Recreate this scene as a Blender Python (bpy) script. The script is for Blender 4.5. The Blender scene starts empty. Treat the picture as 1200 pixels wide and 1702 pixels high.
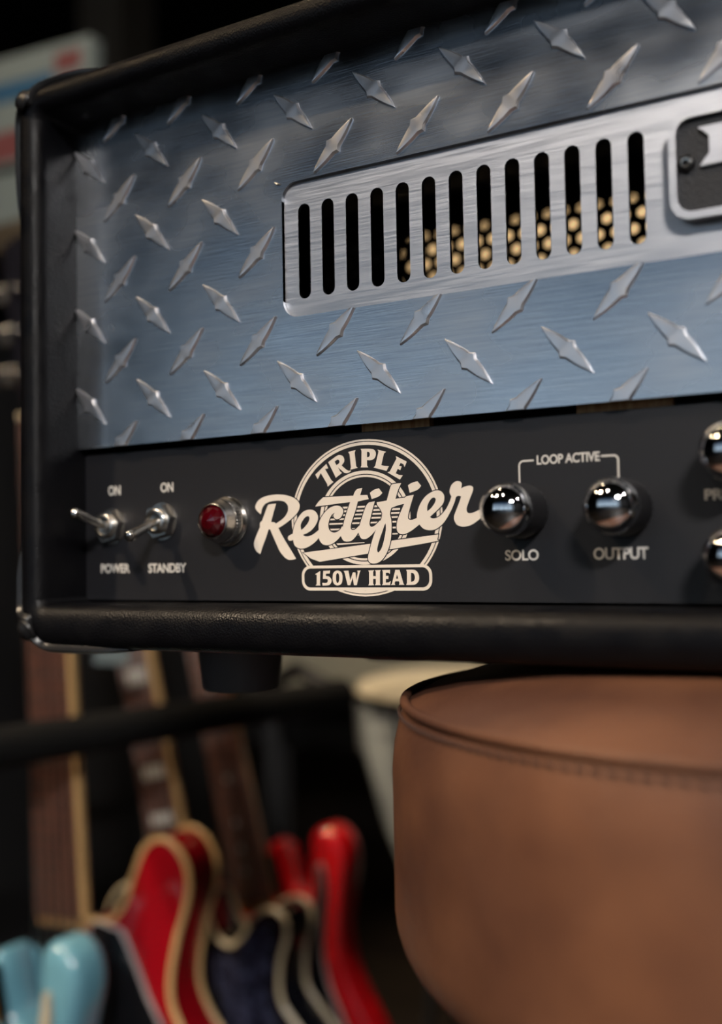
import bpy, bmesh, math, random
from mathutils import Vector, Matrix

random.seed(7)
sc = bpy.context.scene
COL = sc.collection
H = 0.97                       # height of the amp's own origin above the floor

# ------------------------------------------------------------------ camera
cam_d = bpy.data.cameras.new('camera')
cam_d.sensor_fit = 'HORIZONTAL'; cam_d.sensor_width = 24.0; cam_d.lens = 35.0
cam_d.clip_start = 0.01; cam_d.clip_end = 60
cam = bpy.data.objects.new('camera', cam_d); COL.objects.link(cam)
CAM = Vector((0.34867, -0.37825, -0.17454 + H))
_r = Vector((0.8665, 0.4989, -0.0182)); _u = Vector((0.0367, -0.0272, 0.9990)); _f = Vector((-0.4979, 0.8662, 0.0418))
_r.normalize(); _f.normalize(); _u = _r.cross(_f).normalized(); _r = _f.cross(_u).normalized()
cam.matrix_world = Matrix(((_r.x, _u.x, -_f.x, CAM.x), (_r.y, _u.y, -_f.y, CAM.y), (_r.z, _u.z, -_f.z, CAM.z), (0, 0, 0, 1)))
cam_d.dof.use_dof = True; cam_d.dof.focus_distance = 0.438; cam_d.dof.aperture_fstop = 3.3
sc.camera = cam

# ------------------------------------------------------------------ world, exposure
sc.view_settings.view_transform = 'Standard'; sc.view_settings.look = 'None'
sc.view_settings.exposure = 0.0; sc.view_settings.gamma = 1.0
sc.view_settings.use_curve_mapping = False
sc.cycles.use_denoising = True
w = bpy.data.worlds.new('daylight'); sc.world = w; w.use_nodes = True
bg = w.node_tree.nodes['Background']; bg.inputs[1].default_value = 0.95
_n = w.node_tree.nodes.new; _l = w.node_tree.links.new
_tc = _n('ShaderNodeTexCoord'); _sx = _n('ShaderNodeSeparateXYZ'); _cr = _n('ShaderNodeValToRGB')      # overcast sky: pale horizon, deeper blue higher up
_l(_tc.outputs['Generated'], _sx.inputs[0]); _l(_sx.outputs['Z'], _cr.inputs[0]); _l(_cr.outputs[0], bg.inputs[0])
_cr.color_ramp.elements[0].position = 0.0; _cr.color_ramp.elements[0].color = (0.68, 0.85, 1.0, 1)
_cr.color_ramp.elements[1].position = 0.36; _cr.color_ramp.elements[1].color = (0.035, 0.065, 0.12, 1)

# ------------------------------------------------------------------ helpers
def link(o, parent=None, loc=None):
    COL.objects.link(o)
    if parent is not None: o.parent = parent
    if loc is not None: o.location = loc
    return o

def tag(o, label=None, cat=None, group=None, kind=None):
    if label: o['label'] = label
    if cat: o['category'] = cat
    if group: o['group'] = group
    if kind: o['kind'] = kind
    return o

def empty(name, loc, label=None, cat=None, group=None, parent=None):
    o = bpy.data.objects.new(name, None); o.empty_display_size = 0.05
    link(o, parent, loc)
    return tag(o, label, cat, group)

def mesh(verts, faces, smooth=False, name='shape'):
    me = bpy.data.meshes.new(name); me.from_pydata([tuple(v) for v in verts], [], [tuple(f) for f in faces]); me.update()
    if smooth: me.polygons.foreach_set('use_smooth', [True] * len(me.polygons))
    return me

def obj(name, me, mat, parent=None, loc=None):
    o = bpy.data.objects.new(name, me)
    if mat is not None and len(me.materials) == 0: me.materials.append(mat)
    return link(o, parent, loc)

def smooth_angle(me, deg=40):
    me.polygons.foreach_set('use_smooth', [True] * len(me.polygons))
    me.set_sharp_from_angle(angle=math.radians(deg))
    return me

def bm_mesh(bm, smooth=None):
    me = bpy.data.meshes.new('shape'); bmesh.ops.recalc_face_normals(bm, faces=bm.faces[:]); bm.to_mesh(me); bm.free()
    if smooth: smooth_angle(me, smooth)
    return me

def box(x0, x1, y0, y1, z0, z1, bev=0.0, seg=2):
    bm = bmesh.new(); bmesh.ops.create_cube(bm, size=1.0)
    for v in bm.verts:
        v.co = Vector(((x0 + x1) / 2 + v.co.x * (x1 - x0), (y0 + y1) / 2 + v.co.y * (y1 - y0), (z0 + z1) / 2 + v.co.z * (z1 - z0)))
    if bev: bmesh.ops.bevel(bm, geom=bm.edges[:], offset=bev, segments=seg, profile=0.5, affect='EDGES')
    return bm_mesh(bm, 35 if bev else None)

def grid_faces(rings, n, closed=True):
    f = []
    for r in range(rings - 1):
        for i in range(n if closed else n - 1):
            j = (i + 1) % n
            f.append((r * n + i, r * n + j, (r + 1) * n + j, (r + 1) * n + i))
    return f

def lathe(prof, seg=48, axis='Z', origin=(0, 0, 0), cap=True, smooth=40):
    # prof: (radius, height) along the axis
    vs = []
    for r, h in prof:
        for i in range(seg):
            a = 2 * math.pi * i / seg; c, s = r * math.cos(a), r * math.sin(a)
            p = {'Z': (c, s, h), 'Y': (c, h, s), 'X': (h, c, s)}[axis]
            vs.append((p[0] + origin[0], p[1] + origin[1], p[2] + origin[2]))
    fs = grid_faces(len(prof), seg)
    if cap:
        fs.append(tuple(range(seg))); k = (len(prof) - 1) * seg; fs.append(tuple(range(k, k + seg)))
    me = mesh(vs, fs)
    bm = bmesh.new(); bm.from_mesh(me); bmesh.ops.remove_doubles(bm, verts=bm.verts[:], dist=1e-6)
    bpy.data.meshes.remove(me)
    return bm_mesh(bm, smooth)

def tube(path, rad, seg=10, closed=False, cap=True):
    P = [Vector(p) for p in path]; n = len(P); vs = []
    up = Vector((0.13, 0.21, 1)).normalized(); prev = None
    for i, p in enumerate(P):
        if closed: t = P[(i + 1) % n] - P[i - 1]
        else: t = P[min(i + 1, n - 1)] - P[max(i - 1, 0)]
        t.normalize()
        if prev is None:
            a = up if abs(up.dot(t)) < 0.9 else Vector((1, 0, 0))
            u = (a - t * a.dot(t)).normalized()
        else: u = (prev - t * prev.dot(t)).normalized()
        prev = u; v = t.cross(u)
        rr = rad[i] if isinstance(rad, (list, tuple)) else rad
        for k in range(seg):
            a = 2 * math.pi * k / seg; vs.append(p + (u * math.cos(a) + v * math.sin(a)) * rr)
    fs = grid_faces(n, seg)
    if closed:
        for i in range(seg):
            j = (i + 1) % seg; fs.append(((n - 1) * seg + i, (n - 1) * seg + j, j, i))
    elif cap:
        fs.append(tuple(range(seg))); fs.append(tuple(range((n - 1) * seg, n * seg)))
    bm = bmesh.new(); me = mesh(vs, fs); bm.from_mesh(me); bpy.data.meshes.remove(me)
    return bm_mesh(bm, 50)

def rrect(x0, x1, z0, z1, r, n=8):
    out = []
    for cx, cz, a0 in ((x1 - r, z1 - r, 0), (x0 + r, z1 - r, 90), (x0 + r, z0 + r, 180), (x1 - r, z0 + r, 270)):
        for k in range(n + 1):
            a = math.radians(a0 + 90 * k / n); out.append((cx + r * math.cos(a), cz + r * math.sin(a)))
    return out

def slot(x, z0, z1, wd, n=8):
    r = wd / 2; out = []
    for k in range(n + 1):
        a = math.pi * k / n; out.append((x + r * math.cos(a), z1 - r + r * math.sin(a)))
    for k in range(n + 1):
        a = math.pi + math.pi * k / n; out.append((x + r * math.cos(a), z0 + r + r * math.sin(a)))
    return out

def spline_loop(pts, scale=1e-5, step=4):
    """closed Catmull-Rom loop; third value 1 keeps a sharp corner"""
    n = len(pts); out = []
    P = [Vector((p[0] * scale, p[1] * scale)) for p in pts]; c = [p[2] for p in pts]
    for i in range(n):
        p1, p2 = P[i], P[(i + 1) % n]
        if c[i] and c[(i + 1) % n]: out.append(p1); continue
        p0 = P[i - 1] if not c[i] else p1 * 2 - p2
        p3 = P[(i + 2) % n] if not c[(i + 1) % n] else p2 * 2 - p1
        if c[i]: p0 = p1
        if c[(i + 1) % n]: p3 = p2
        for k in range(step):
            t = k / step
            out.append(0.5 * ((2 * p1) + (p2 - p0) * t + (2 * p0 - 5 * p1 + 4 * p2 - p3) * t * t + (3 * p1 - p0 - 3 * p2 + p3) * t ** 3))
    return [(p.x, p.y) for p in out]

def area2(lp): return sum(lp[i - 1][0] * lp[i][1] - lp[i][0] * lp[i - 1][1] for i in range(len(lp)))

def grow(lp, d):
    """move a closed 2D loop outward by d (round corners are close enough)"""
    if area2(lp) < 0: lp = lp[::-1]
    n = len(lp); out = []
    for i in range(n):
        a, b, c = Vector(lp[i - 1]), Vector(lp[i]), Vector(lp[(i + 1) % n])
        e1, e2 = b - a, c - b
        if e1.length < 1e-9: e1 = e2
        if e2.length < 1e-9: e2 = e1
        n1 = Vector((e1.y, -e1.x)).normalized(); n2 = Vector((e2.y, -e2.x)).normalized()
        m = n1 + n2
        m = n1 if m.length < 1e-6 else m.normalized()
        k = max(0.5, m.dot(n1)); q = b + m * (d / k); out.append((q.x, q.y))
    return out

def fill2d(groups, yf, t=0.0, uv=True):
    """groups: list of loop lists (outer then holes) in the X,Z plane; front face at Y=yf, thickness t going to +Y"""
    cu = bpy.data.curves.new('tmp', 'CURVE'); cu.dimensions = '2D'; cu.fill_mode = 'BOTH'; cu.extrude = t / 2
    for loops in groups:
        for lp in loops:
            sp = cu.splines.new('POLY'); sp.points.add(len(lp) - 1); sp.use_cyclic_u = True
            for p, q in zip(sp.points, lp): p.co = (q[0], q[1], 0, 1)
    ob = bpy.data.objects.new('tmp', cu); COL.objects.link(ob)
    dg = bpy.context.evaluated_depsgraph_get()
    me = bpy.data.meshes.new_from_object(ob.evaluated_get(dg))
    bpy.data.objects.remove(ob); bpy.data.curves.remove(cu)
    for v in me.vertices:
        x, y, z = v.co; v.co = (x, yf + t / 2 - z, y)
    me.materials.clear()
    if uv:
        while me.uv_layers: me.uv_layers.remove(me.uv_layers[0])
        l = me.uv_layers.new(name='flat')
        for lo in me.loops:
            co = me.vertices[lo.vertex_index].co; l.data[lo.index].uv = (co.x, co.z)
    me.polygons.foreach_set('use_smooth', [False] * len(me.polygons))
    me.update()
    return me

def text_mesh(s, x0, x1, z0, z1, yf, bold=0.0, rot=0.0):
    cu = bpy.data.curves.new('tmp', 'FONT'); cu.body = s; cu.size = 1.0; cu.offset = bold; cu.space_character = 0.95
    ob = bpy.data.objects.new('tmp', cu); COL.objects.link(ob)
    dg = bpy.context.evaluated_depsgraph_get()
    me = bpy.data.meshes.new_from_object(ob.evaluated_get(dg))
    bpy.data.objects.remove(ob); bpy.data.curves.remove(cu)
    xs = [v.co.x for v in me.vertices]; ys = [v.co.y for v in me.vertices]
    a, b, c, d = min(xs), max(xs), min(ys), max(ys)
    for v in me.vertices:
        v.co = (x0 + (v.co.x - a) / (b - a) * (x1 - x0), yf, z0 + (v.co.y - c) / (d - c) * (z1 - z0))
    me.materials.clear(); me.update()
    return me

# ------------------------------------------------------------------ materials
def mat(name, col, rough=0.5, metal=0.0, spec=0.5, coat=0.0, var=None, bump=None, rvar=None, emit=None, aniso=0.0, trans=0.0, sheen=0.0):
    """var: (colour2, scale, detail, stretch xyz, lo, hi); bump: (scale, strength, stretch, kind); rvar: (amount, scale, stretch)"""
    m = bpy.data.materials.new(name); m.use_nodes = True; nt = m.node_tree; b = nt.nodes['Principled BSDF']
    b.inputs['Base Color'].default_value = (*col, 1); b.inputs['Roughness'].default_value = rough
    b.inputs['Metallic'].default_value = metal; b.inputs['Specular IOR Level'].default_value = spec
    b.inputs['Coat Weight'].default_value = coat; b.inputs['Coat Roughness'].default_value = 0.08
    b.inputs['Transmission Weight'].default_value = trans
    if sheen: b.inputs['Sheen Weight'].default_value = sheen
    N, L = nt.nodes.new, nt.links.new
    tc = N('ShaderNodeTexCoord')
    def noise(scale, detail=4, st=(1, 1, 1), kind='NOISE'):
        mp = N('ShaderNodeMapping'); mp.inputs['Scale'].default_value = st; L(tc.outputs['Object'], mp.inputs['Vector'])
        if kind == 'VORONOI':
            t = N('ShaderNodeTexVoronoi'); t.inputs['Scale'].default_value = scale; t.feature = 'SMOOTH_F1'
            L(mp.outputs[0], t.inputs['Vector']); return t.outputs['Distance']
        t = N('ShaderNodeTexNoise'); t.inputs['Scale'].default_value = scale; t.inputs['Detail'].default_value = detail
        L(mp.outputs[0], t.inputs['Vector']); return t.outputs['Fac']
    if var:
        c2, s, d, st, lo, hi = var
        r = N('ShaderNodeMapRange'); r.inputs['From Min'].default_value = lo; r.inputs['From Max'].default_value = hi
        L(noise(s, d, st), r.inputs['Value'])
        mx = N('ShaderNodeMix'); mx.data_type = 'RGBA'; mx.inputs[6].default_value = (*col, 1); mx.inputs[7].default_value = (*c2, 1)
        L(r.outputs[0], mx.inputs[0]); L(mx.outputs[2], b.inputs['Base Color'])
    if rvar:
        am, s, st = rvar
        r = N('ShaderNodeMapRange'); r.inputs['From Min'].default_value = 0.3; r.inputs['From Max'].default_value = 0.7
        r.inputs['To Min'].default_value = max(0.02, rough - am); r.inputs['To Max'].default_value = rough + am
        L(noise(s, 2, st), r.inputs['Value']); L(r.outputs[0], b.inputs['Roughness'])
    last = None
    for bp_ in (bump if isinstance(bump, list) else [bump] if bump else []):
        s, stg, st, kind = bp_
        bn = N('ShaderNodeBump'); bn.inputs['Strength'].default_value = stg; bn.inputs['Distance'].default_value = 0.001
        L(noise(s, 5, st, kind), bn.inputs['Height'])
        if last is not None: L(last.outputs[0], bn.inputs['Normal'])
        last = bn
    if last is not None: L(last.outputs[0], b.inputs['Normal'])
    if aniso:
        tg = N('ShaderNodeTangent'); tg.direction_type = 'UV_MAP'; tg.uv_map = 'flat'
        b.inputs['Anisotropic'].default_value = aniso; L(tg.outputs[0], b.inputs['Tangent'])
    if emit:
        b.inputs['Emission Color'].default_value = (*emit[0], 1); b.inputs['Emission Strength'].default_value = emit[1]
    return m

M = {}
M['tolex'] = mat('black vinyl', (0.0032, 0.0032, 0.0042), 0.40, spec=0.17, bump=[(1300, 0.20, (1, 1, 1), 'VORONOI'), (190, 0.07, (1, 1, 1), 'NOISE')], rvar=(0.1, 90, (1, 1, 1)))
M['corner'] = mat('black plastic', (0.012, 0.012, 0.013), 0.3, spec=0.5, bump=(600, 0.08, (1, 1, 1), 'NOISE'))
M['tread'] = mat('polished aluminium', (0.68, 0.71, 0.75), 0.25, 1.0, rvar=(0.08, 22, (0.9, 1, 1.5)), aniso=0.35,
                 bump=[(240, 0.05, (0.25, 1, 7.0), 'NOISE'), (900, 0.03, (0.12, 1, 4.0), 'NOISE')], var=((0.56, 0.60, 0.67), 260, 3, (0.12, 1, 3.0), 0.35, 0.7))
M['bar'] = mat('polished aluminium lit bars', (0.86, 0.86, 0.90), 0.33, 1.0, rvar=(0.06, 120, (1, 1, 1)))  # plate metal with base colour raised for the lamp light the bars catch
M['brushed'] = mat('brushed steel', (0.60, 0.60, 0.62), 0.38, 1.0, aniso=0.75, var=((0.53, 0.53, 0.56), 1300, 3, (0.06, 1, 3.0), 0.35, 0.65), bump=(420, 0.05, (0.3, 1, 14.0), 'NOISE'), rvar=(0.07, 300, (0.15, 1, 6)))
M['panel'] = mat('black satin paint', (0.008, 0.008, 0.0105), 0.48, spec=0.55, bump=(2600, 0.12, (1, 1, 1), 'NOISE'))
M['print'] = mat('cream print', (0.78, 0.69, 0.59), 0.6)
M['print2'] = mat('pale grey print', (0.66, 0.63, 0.58), 0.6)
M['chrome'] = mat('chrome', (0.80, 0.82, 0.85), 0.05, 1.0)
M['nickel'] = mat('worn nickel', (0.62, 0.60, 0.57), 0.22, 1.0, rvar=(0.05, 200, (1, 1, 1)))
M['knob'] = mat('black knob metal', (0.016, 0.016, 0.018), 0.38, 0.0, spec=0.6)
M['red_lens'] = mat('red glass jewel', (0.055, 0.0006, 0.003), 0.06, 0.0, spec=0.8, coat=1.0)
M['plaque'] = mat('dark grey leather plaque', (0.015, 0.016, 0.020), 0.55, bump=(1500, 0.3, (1, 1, 1), 'VORONOI'))
M['dark'] = mat('dark interior', (0.010, 0.009, 0.008), 0.8)
M['ply'] = mat('raw birch batten', (0.42, 0.20, 0.07), 0.6, var=((0.60, 0.36, 0.16), 120, 3, (4, 1, 0.3), 0.4, 0.6))
M['mesh'] = mat('dark perforated metal', (0.03, 0.028, 0.025), 0.5, 0.6)
M['glass'] = mat('tube glass', (0.9, 0.9, 0.9), 0.02, trans=1.0)
M['rubber'] = mat('black rubber', (0.09, 0.09, 0.096), 0.5, bump=(300, 0.1, (1, 1, 1), 'NOISE'))
M['leather'] = mat('tan brown leather', (0.168, 0.072, 0.037), 0.5, spec=0.35, var=((0.080, 0.033, 0.020), 13, 6, (1, 1, 1), 0.38, 0.66),
                   bump=[(420, 0.16, (1, 1, 1), 'VORONOI'), (45, 0.18, (1, 1, 1), 'NOISE')], rvar=(0.08, 30, (1, 1, 1)))
M['thread'] = mat('dark brown thread', (0.05, 0.022, 0.015), 0.8)
M['steel_black'] = mat('black powder coated steel', (0.015, 0.015, 0.016), 0.45)
M['foam'] = mat('black foam padding', (0.006, 0.006, 0.006), 0.9, spec=0.15, bump=(200, 0.2, (1, 1, 1), 'NOISE'))
M['cherry'] = mat('cherry red lacquer', (0.26, 0.003, 0.008), 0.12, coat=0.6)
M['red'] = mat('bright red lacquer', (0.50, 0.006, 0.010), 0.13, coat=0.6)
M['blue'] = mat('pale blue lacquer', (0.13, 0.31, 0.40), 0.14, coat=0.6)
M['black_lac'] = mat('black lacquer', (0.006, 0.006, 0.009), 0.1, coat=0.8)
M['binding'] = mat('aged cream binding', (0.55, 0.36, 0.16), 0.3)
M['ivory'] = mat('ivory binding', (0.50, 0.42, 0.28), 0.3)
M['rosewood'] = mat('rosewood', (0.070, 0.030, 0.024), 0.32, var=((0.13, 0.055, 0.036), 60, 4, (4, 1, 0.3), 0.35, 0.65))
M['natural'] = mat('natural pale neck wood', (0.46, 0.26, 0.11), 0.3, coat=0.3)
M['mahogany'] = mat('mahogany neck', (0.16, 0.05, 0.025), 0.3, coat=0.3)
M['maple'] = mat('amber maple', (0.50, 0.22, 0.045), 0.25, coat=0.4, var=((0.40, 0.16, 0.03), 40, 3, (3, 3, 0.2), 0.4, 0.6))
M['guard_black'] = mat('black pickguard', (0.008, 0.008, 0.010), 0.15)
M['guard_pearl'] = mat('dark blue pearloid', (0.012, 0.013, 0.025), 0.12, var=((0.06, 0.065, 0.12), 90, 3, (1, 1, 1), 0.5, 0.75))
M['guard_cream'] = mat('cream pickguard', (0.45, 0.40, 0.30), 0.25)
M['white_edge'] = mat('white bevel', (0.45, 0.45, 0.46), 0.3)
M['string'] = mat('steel strings', (0.6, 0.58, 0.55), 0.25, 1.0)
M['pearl'] = mat('pearl inlay', (0.55, 0.53, 0.50), 0.25)
M['shell'] = mat('white drum lacquer', (0.46, 0.50, 0.50), 0.2, coat=0.4)
M['skin'] = mat('cream drum head', (0.62, 0.55, 0.40), 0.6)
M['paper'] = mat('white card', (0.20, 0.24, 0.24), 0.7, spec=0.2)
M['print_blue'] = mat('blue print', (0.012, 0.09, 0.19), 0.6)
M['print_red'] = mat('red print', (0.17, 0.045, 0.05), 0.6)
M['wood_dark'] = mat('dark brown wood', (0.05, 0.038, 0.024), 0.5, var=((0.08, 0.06, 0.038), 20, 4, (0.4, 4, 4), 0.4, 0.6))
M['beige'] = mat('beige fabric', (0.36, 0.32, 0.22), 0.8)
M['wall'] = mat('charcoal wall paint', (0.006, 0.006, 0.0065), 0.9, spec=0.08, bump=(60, 0.1, (1, 1, 1), 'NOISE'))
M['wall2'] = mat('slate blue wall paint', (0.05, 0.065, 0.085), 0.8)
M['ceil'] = mat('black ceiling paint', (0.012, 0.012, 0.013), 0.9, spec=0.1)
M['floor'] = mat('dark oak floor', (0.010, 0.0075, 0.006), 0.5, spec=0.2, var=((0.017, 0.0125, 0.009), 6, 5, (0.4, 6, 1), 0.4, 0.6))
M['pillar'] = mat('grey concrete pillar', (0.040, 0.039, 0.036), 0.9, spec=0.1)
M['frame'] = mat('window frame paint', (0.03, 0.03, 0.032), 0.4)
M['pane'] = mat('window glass', (1, 1, 1), 0.0, trans=1.0)
M['led'] = mat('led diffuser', (0.9, 0.9, 0.9), 0.5, emit=((1.0, 0.95, 0.90), 225.0))
M['spot_lens'] = mat('warm spot lens', (0.9, 0.8, 0.6), 0.5, emit=((1.0, 0.74, 0.45), 220.0))
M['warm_tube'] = mat('warm added glow', (0.9, 0.7, 0.4), 0.5, emit=((1.0, 0.64, 0.30), 0.42))  # emission for the glow added behind the vent slots
M['blue_strap'] = mat('grey blue metal', (0.10, 0.16, 0.19), 0.3, 0.5)

# ------------------------------------------------------------------ the room
def struct(name, me, m, parent=None):
    o = obj(name, me, m, parent); o['kind'] = 'structure'; return o
RX0, RX1, RY0, RY1, RZ = -4.2, 3.6, -4.2, 3.4, 2.75
floor = struct('floor', box(RX0, RX1, RY0, RY1, -0.1, 0.0), M['floor'])
# floor boards: narrow dark oak planks lying on the screed
pl = box(-1.3, 1.3, -0.07, 0.07, 0.0, 0.004, 0.001, 1); pl.materials.append(M['floor'])
k = 0
for iy in range(8):
    for ix in range(3):
        obj('plank', pl, None, floor, (RX0 + 1.3 + 2.6 * ix, -0.6 + 0.142 * iy + 0.0, 0)); k += 1
struct('ceiling', box(RX0, RX1, RY0, RY1, RZ, RZ + 0.1), M['ceil'])
struct('wall_back', box(RX0, RX1, RY1, RY1 + 0.1, 0, RZ), M['wall'])
struct('wall_left', box(RX0 - 0.1, RX0, RY0, RY1, 0, RZ), M['wall'])
struct('wall_right', box(RX1, RX1 + 0.1, RY0, RY1, 0, RZ), M['wall'])
WX0, WX1, WZ0, WZ1 = -3.4, 2.6, 0.75, 2.735
struct('wall_front', fill2d([[[(RX0, 0), (RX1, 0), (RX1, RZ), (RX0, RZ)], [(WX0, WZ0), (WX1, WZ0), (WX1, WZ1), (WX0, WZ1)]]], RY0 - 0.1, 0.1), M['wall2'])
win = struct('window_1', fill2d([[rrect(WX0, WX1, WZ0, WZ1, 0.001, 1)] + [rrect(WX0 + 0.05 + i * 1.20, WX0 + 1.15 - 0.05 + i * 1.20 + 0.05, WZ0 + 0.05, WZ1 - 0.05, 0.002, 1) for i in range(5)]], RY0 - 0.08, 0.06), M['frame'])
for i in range(5):
    struct('pane', box(WX0 + 0.05 + i * 1.20, WX0 + 1.15 + i * 1.20, RY0 - 0.055, RY0 - 0.050, WZ0 + 0.05, WZ1 - 0.05), M['pane'], win)
struct('baseboard_back', box(RX0, RX1, RY1 - 0.02, RY1, 0, 0.1), M['frame'])
pd = bpy.data.lights.new('window_portal', 'AREA'); pd.shape = 'RECTANGLE'; pd.size = WX1 - WX0; pd.size_y = WZ1 - WZ0
pd.cycles.is_portal = True
po = link(bpy.data.objects.new('window_portal', pd), None, ((WX0 + WX1) / 2, RY0 + 0.02, (WZ0 + WZ1) / 2)); po.rotation_euler = (-math.pi / 2, 0, 0)

def led_panel(x, y, label):
    r = empty('ceiling_light', (x, y, RZ), label, 'ceiling light', 'square ceiling lights')
    obj('frame', fill2d([[rrect(-0.32, 0.32, -0.32, 0.32, 0.01, 2), rrect(-0.295, 0.295, -0.295, 0.295, 0.008, 2)]], 0, 0.04), M['frame'], r, (0, 0, 0)).rotation_euler = (math.pi / 2, 0, 0)
    obj('diffuser', box(-0.295, 0.295, -0.295, 0.295, -0.03, -0.02), M['led'], r)
led_panel(2.0, -3.0, 'bright square ceiling light in front and right of the amplifier')

def spot(x, y, tx, ty, tz, power, label, colour=(1.0, 0.80, 0.58), cone=55):
    r = empty('spot_lamp', (x, y, RZ), label, 'spot lamp', 'ceiling spot lamps')
    d = (Vector((tx, ty, tz)) - Vector((x, y, RZ - 0.12))).normalized()
    q = d.to_track_quat('-Z', 'Y')
    obj('stem', lathe([(0.012, 0), (0.012, -0.10)], 16), M['frame'], r)
    c = obj('housing', lathe([(0.03, 0.07), (0.05, 0.06), (0.05, -0.05), (0.044, -0.05), (0.044, -0.03), (0.0, -0.03)], 24, cap=False), M['frame'], r, (0, 0, -0.13)); c.rotation_euler = q.to_euler()
    l = obj('lens', lathe([(0.0, -0.032), (0.042, -0.032), (0.042, -0.029), (0.0, -0.029)], 24, cap=False), M['spot_lens'], r, (0, 0, -0.13)); l.rotation_euler = q.to_euler()
    ld = bpy.data.lights.new('spot_beam', 'SPOT'); ld.energy = power; ld.spot_size = math.radians(cone); ld.spot_blend = 0.6
    ld.color = colour; ld.shadow_soft_size = 0.04
    lo = link(bpy.data.objects.new('spot_beam', ld), r, Vector((0, 0, -0.13)) + d * 0.045); lo.rotation_euler = q.to_euler()
spot(-1.7, -0.9, -0.35, 0.5, 0.45, 170, 'warm ceiling spot lamp left of the amplifier', cone=24)
spot(-0.9, -1.3, -0.30, 0.6, 0.45, 150, 'warm ceiling spot lamp above the camera side', cone=24)
spot(-1.1, -1.5, 0.20, -0.06, 0.40, 185, 'warm ceiling spot lamp aimed at the stool', cone=15)
spot(2.3, -1.1, -0.02, 0.0, 0.92, 45, 'neutral ceiling spot lamp far right of the amplifier', (1.0, 0.93, 0.90))
spot(-0.06, -1.35, 0.25, 0.0, 0.92, 9, 'neutral ceiling spot lamp facing the amplifier front', (1.0, 0.95, 0.92))
spot(-0.5, -0.1, -0.30, 1.05, 0.6, 110, 'warm ceiling spot lamp straight above the guitar rack', cone=26)

# ------------------------------------------------------------------ stool
zb = -0.2146 + H
SX, SY = 0.290, 0.056
st = empty('round_stool', (SX, SY, 0), 'round brown leather stool carrying the amplifier', 'stool')
zs = zb - 0.016
obj('seat_top', lathe([(0.0, zb - 0.0006), (0.06, zb - 0.0012), (0.10, zb - 0.004), (0.128, zb - 0.009), (0.142, zb - 0.0135), (0.1485, zs - 0.001), (0.1490, zs - 0.006)], 96, cap=False), M['leather'], st)
sp_ = [(0.1480, zs - 0.004), (0.1508, zs - 0.003), (0.1522, zs - 0.007), (0.1543, zs - 0.016), (0.1553, zs - 0.026), (0.1553, zs - 0.078)]
for k in range(1, 9):
    a = math.pi / 2 * k / 8; sp_.append((0.127 + 0.0283 * math.cos(a), zs - 0.078 - 0.028 * math.sin(a)))
obj('seat_side', lathe(sp_ + [(0.0, zs - 0.1065)], 96, cap=False, smooth=60), M['leather'], st)
pp = [(0.1502 * math.cos(a), 0.1502 * math.sin(a), zs - 0.0005) for a in [2 * math.pi * i / 96 for i in range(96)]]
obj('piping', tube(pp, 0.0019, 8, closed=True), M['leather'], st)
bm = bmesh.new()
for i in range(190):
    a = 2 * math.pi * i / 190; r = 0.1523
    for sgn in (0,):
        c = Vector((r * math.cos(a), r * math.sin(a), zs - 0.0045)); t = Vector((-math.sin(a), math.cos(a), -0.25)) * 0.0013; u = Vector((0, 0, 0.0005)); nrm = Vector((math.cos(a), math.sin(a), 0)) * 0.0005
        vs = [bm.verts.new(c + t * i_ + u * j_ + nrm * k_) for i_ in (-1, 1) for j_ in (-1, 1) for k_ in (-1, 1)]
        for f in ((0, 1, 3, 2), (4, 6, 7, 5), (0, 4, 5, 1), (2, 3, 7, 6), (0, 2, 6, 4), (1, 5, 7, 3)): bm.faces.new([vs[q] for q in f])
o = obj('stitching', bm_mesh(bm), M['thread'], st); o['kind'] = 'stuff'
obj('underplate', lathe([(0.0, zs - 0.122), (0.115, zs - 0.122), (0.115, zs - 0.1066), (0.0, zs - 0.1066)], 48, cap=False), M['steel_black'], st)
for i in range(4):
    a = math.radians(45 + 90 * i); c, s = math.cos(a), math.sin(a)
    obj('leg', tube([(0.09 * c, 0.09 * s, zs - 0.118), (0.19 * c, 0.19 * s, 0.004)], 0.012, 12), M['steel_black'], st)
obj('foot_ring', tube([(0.152 * math.cos(a), 0.152 * math.sin(a), 0.26) for a in [2 * math.pi * i / 48 for i in range(48)]], 0.008, 10, closed=True), M['steel_black'], st)

# ------------------------------------------------------------------ amplifier head
XL, XR, ZT, ZBm = -0.0432, 0.6992, 0.0537, -0.2146          # outer shell
IL, IR, IT, IB = -0.0285, 0.6845, 0.0397, -0.1945           # inner opening
YC, YB, YP = -0.0185, 0.235, 0.0050
ROOT = Vector((0.328, 0.10, ZBm))
amp = empty('amplifier_head', ROOT + Vector((0, 0, H)), 'black guitar amplifier head with diamond plate front standing on the stool', 'amplifier')
AO = -ROOT
def part(name, me, m): return obj(name, me, m, amp, AO)

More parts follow.
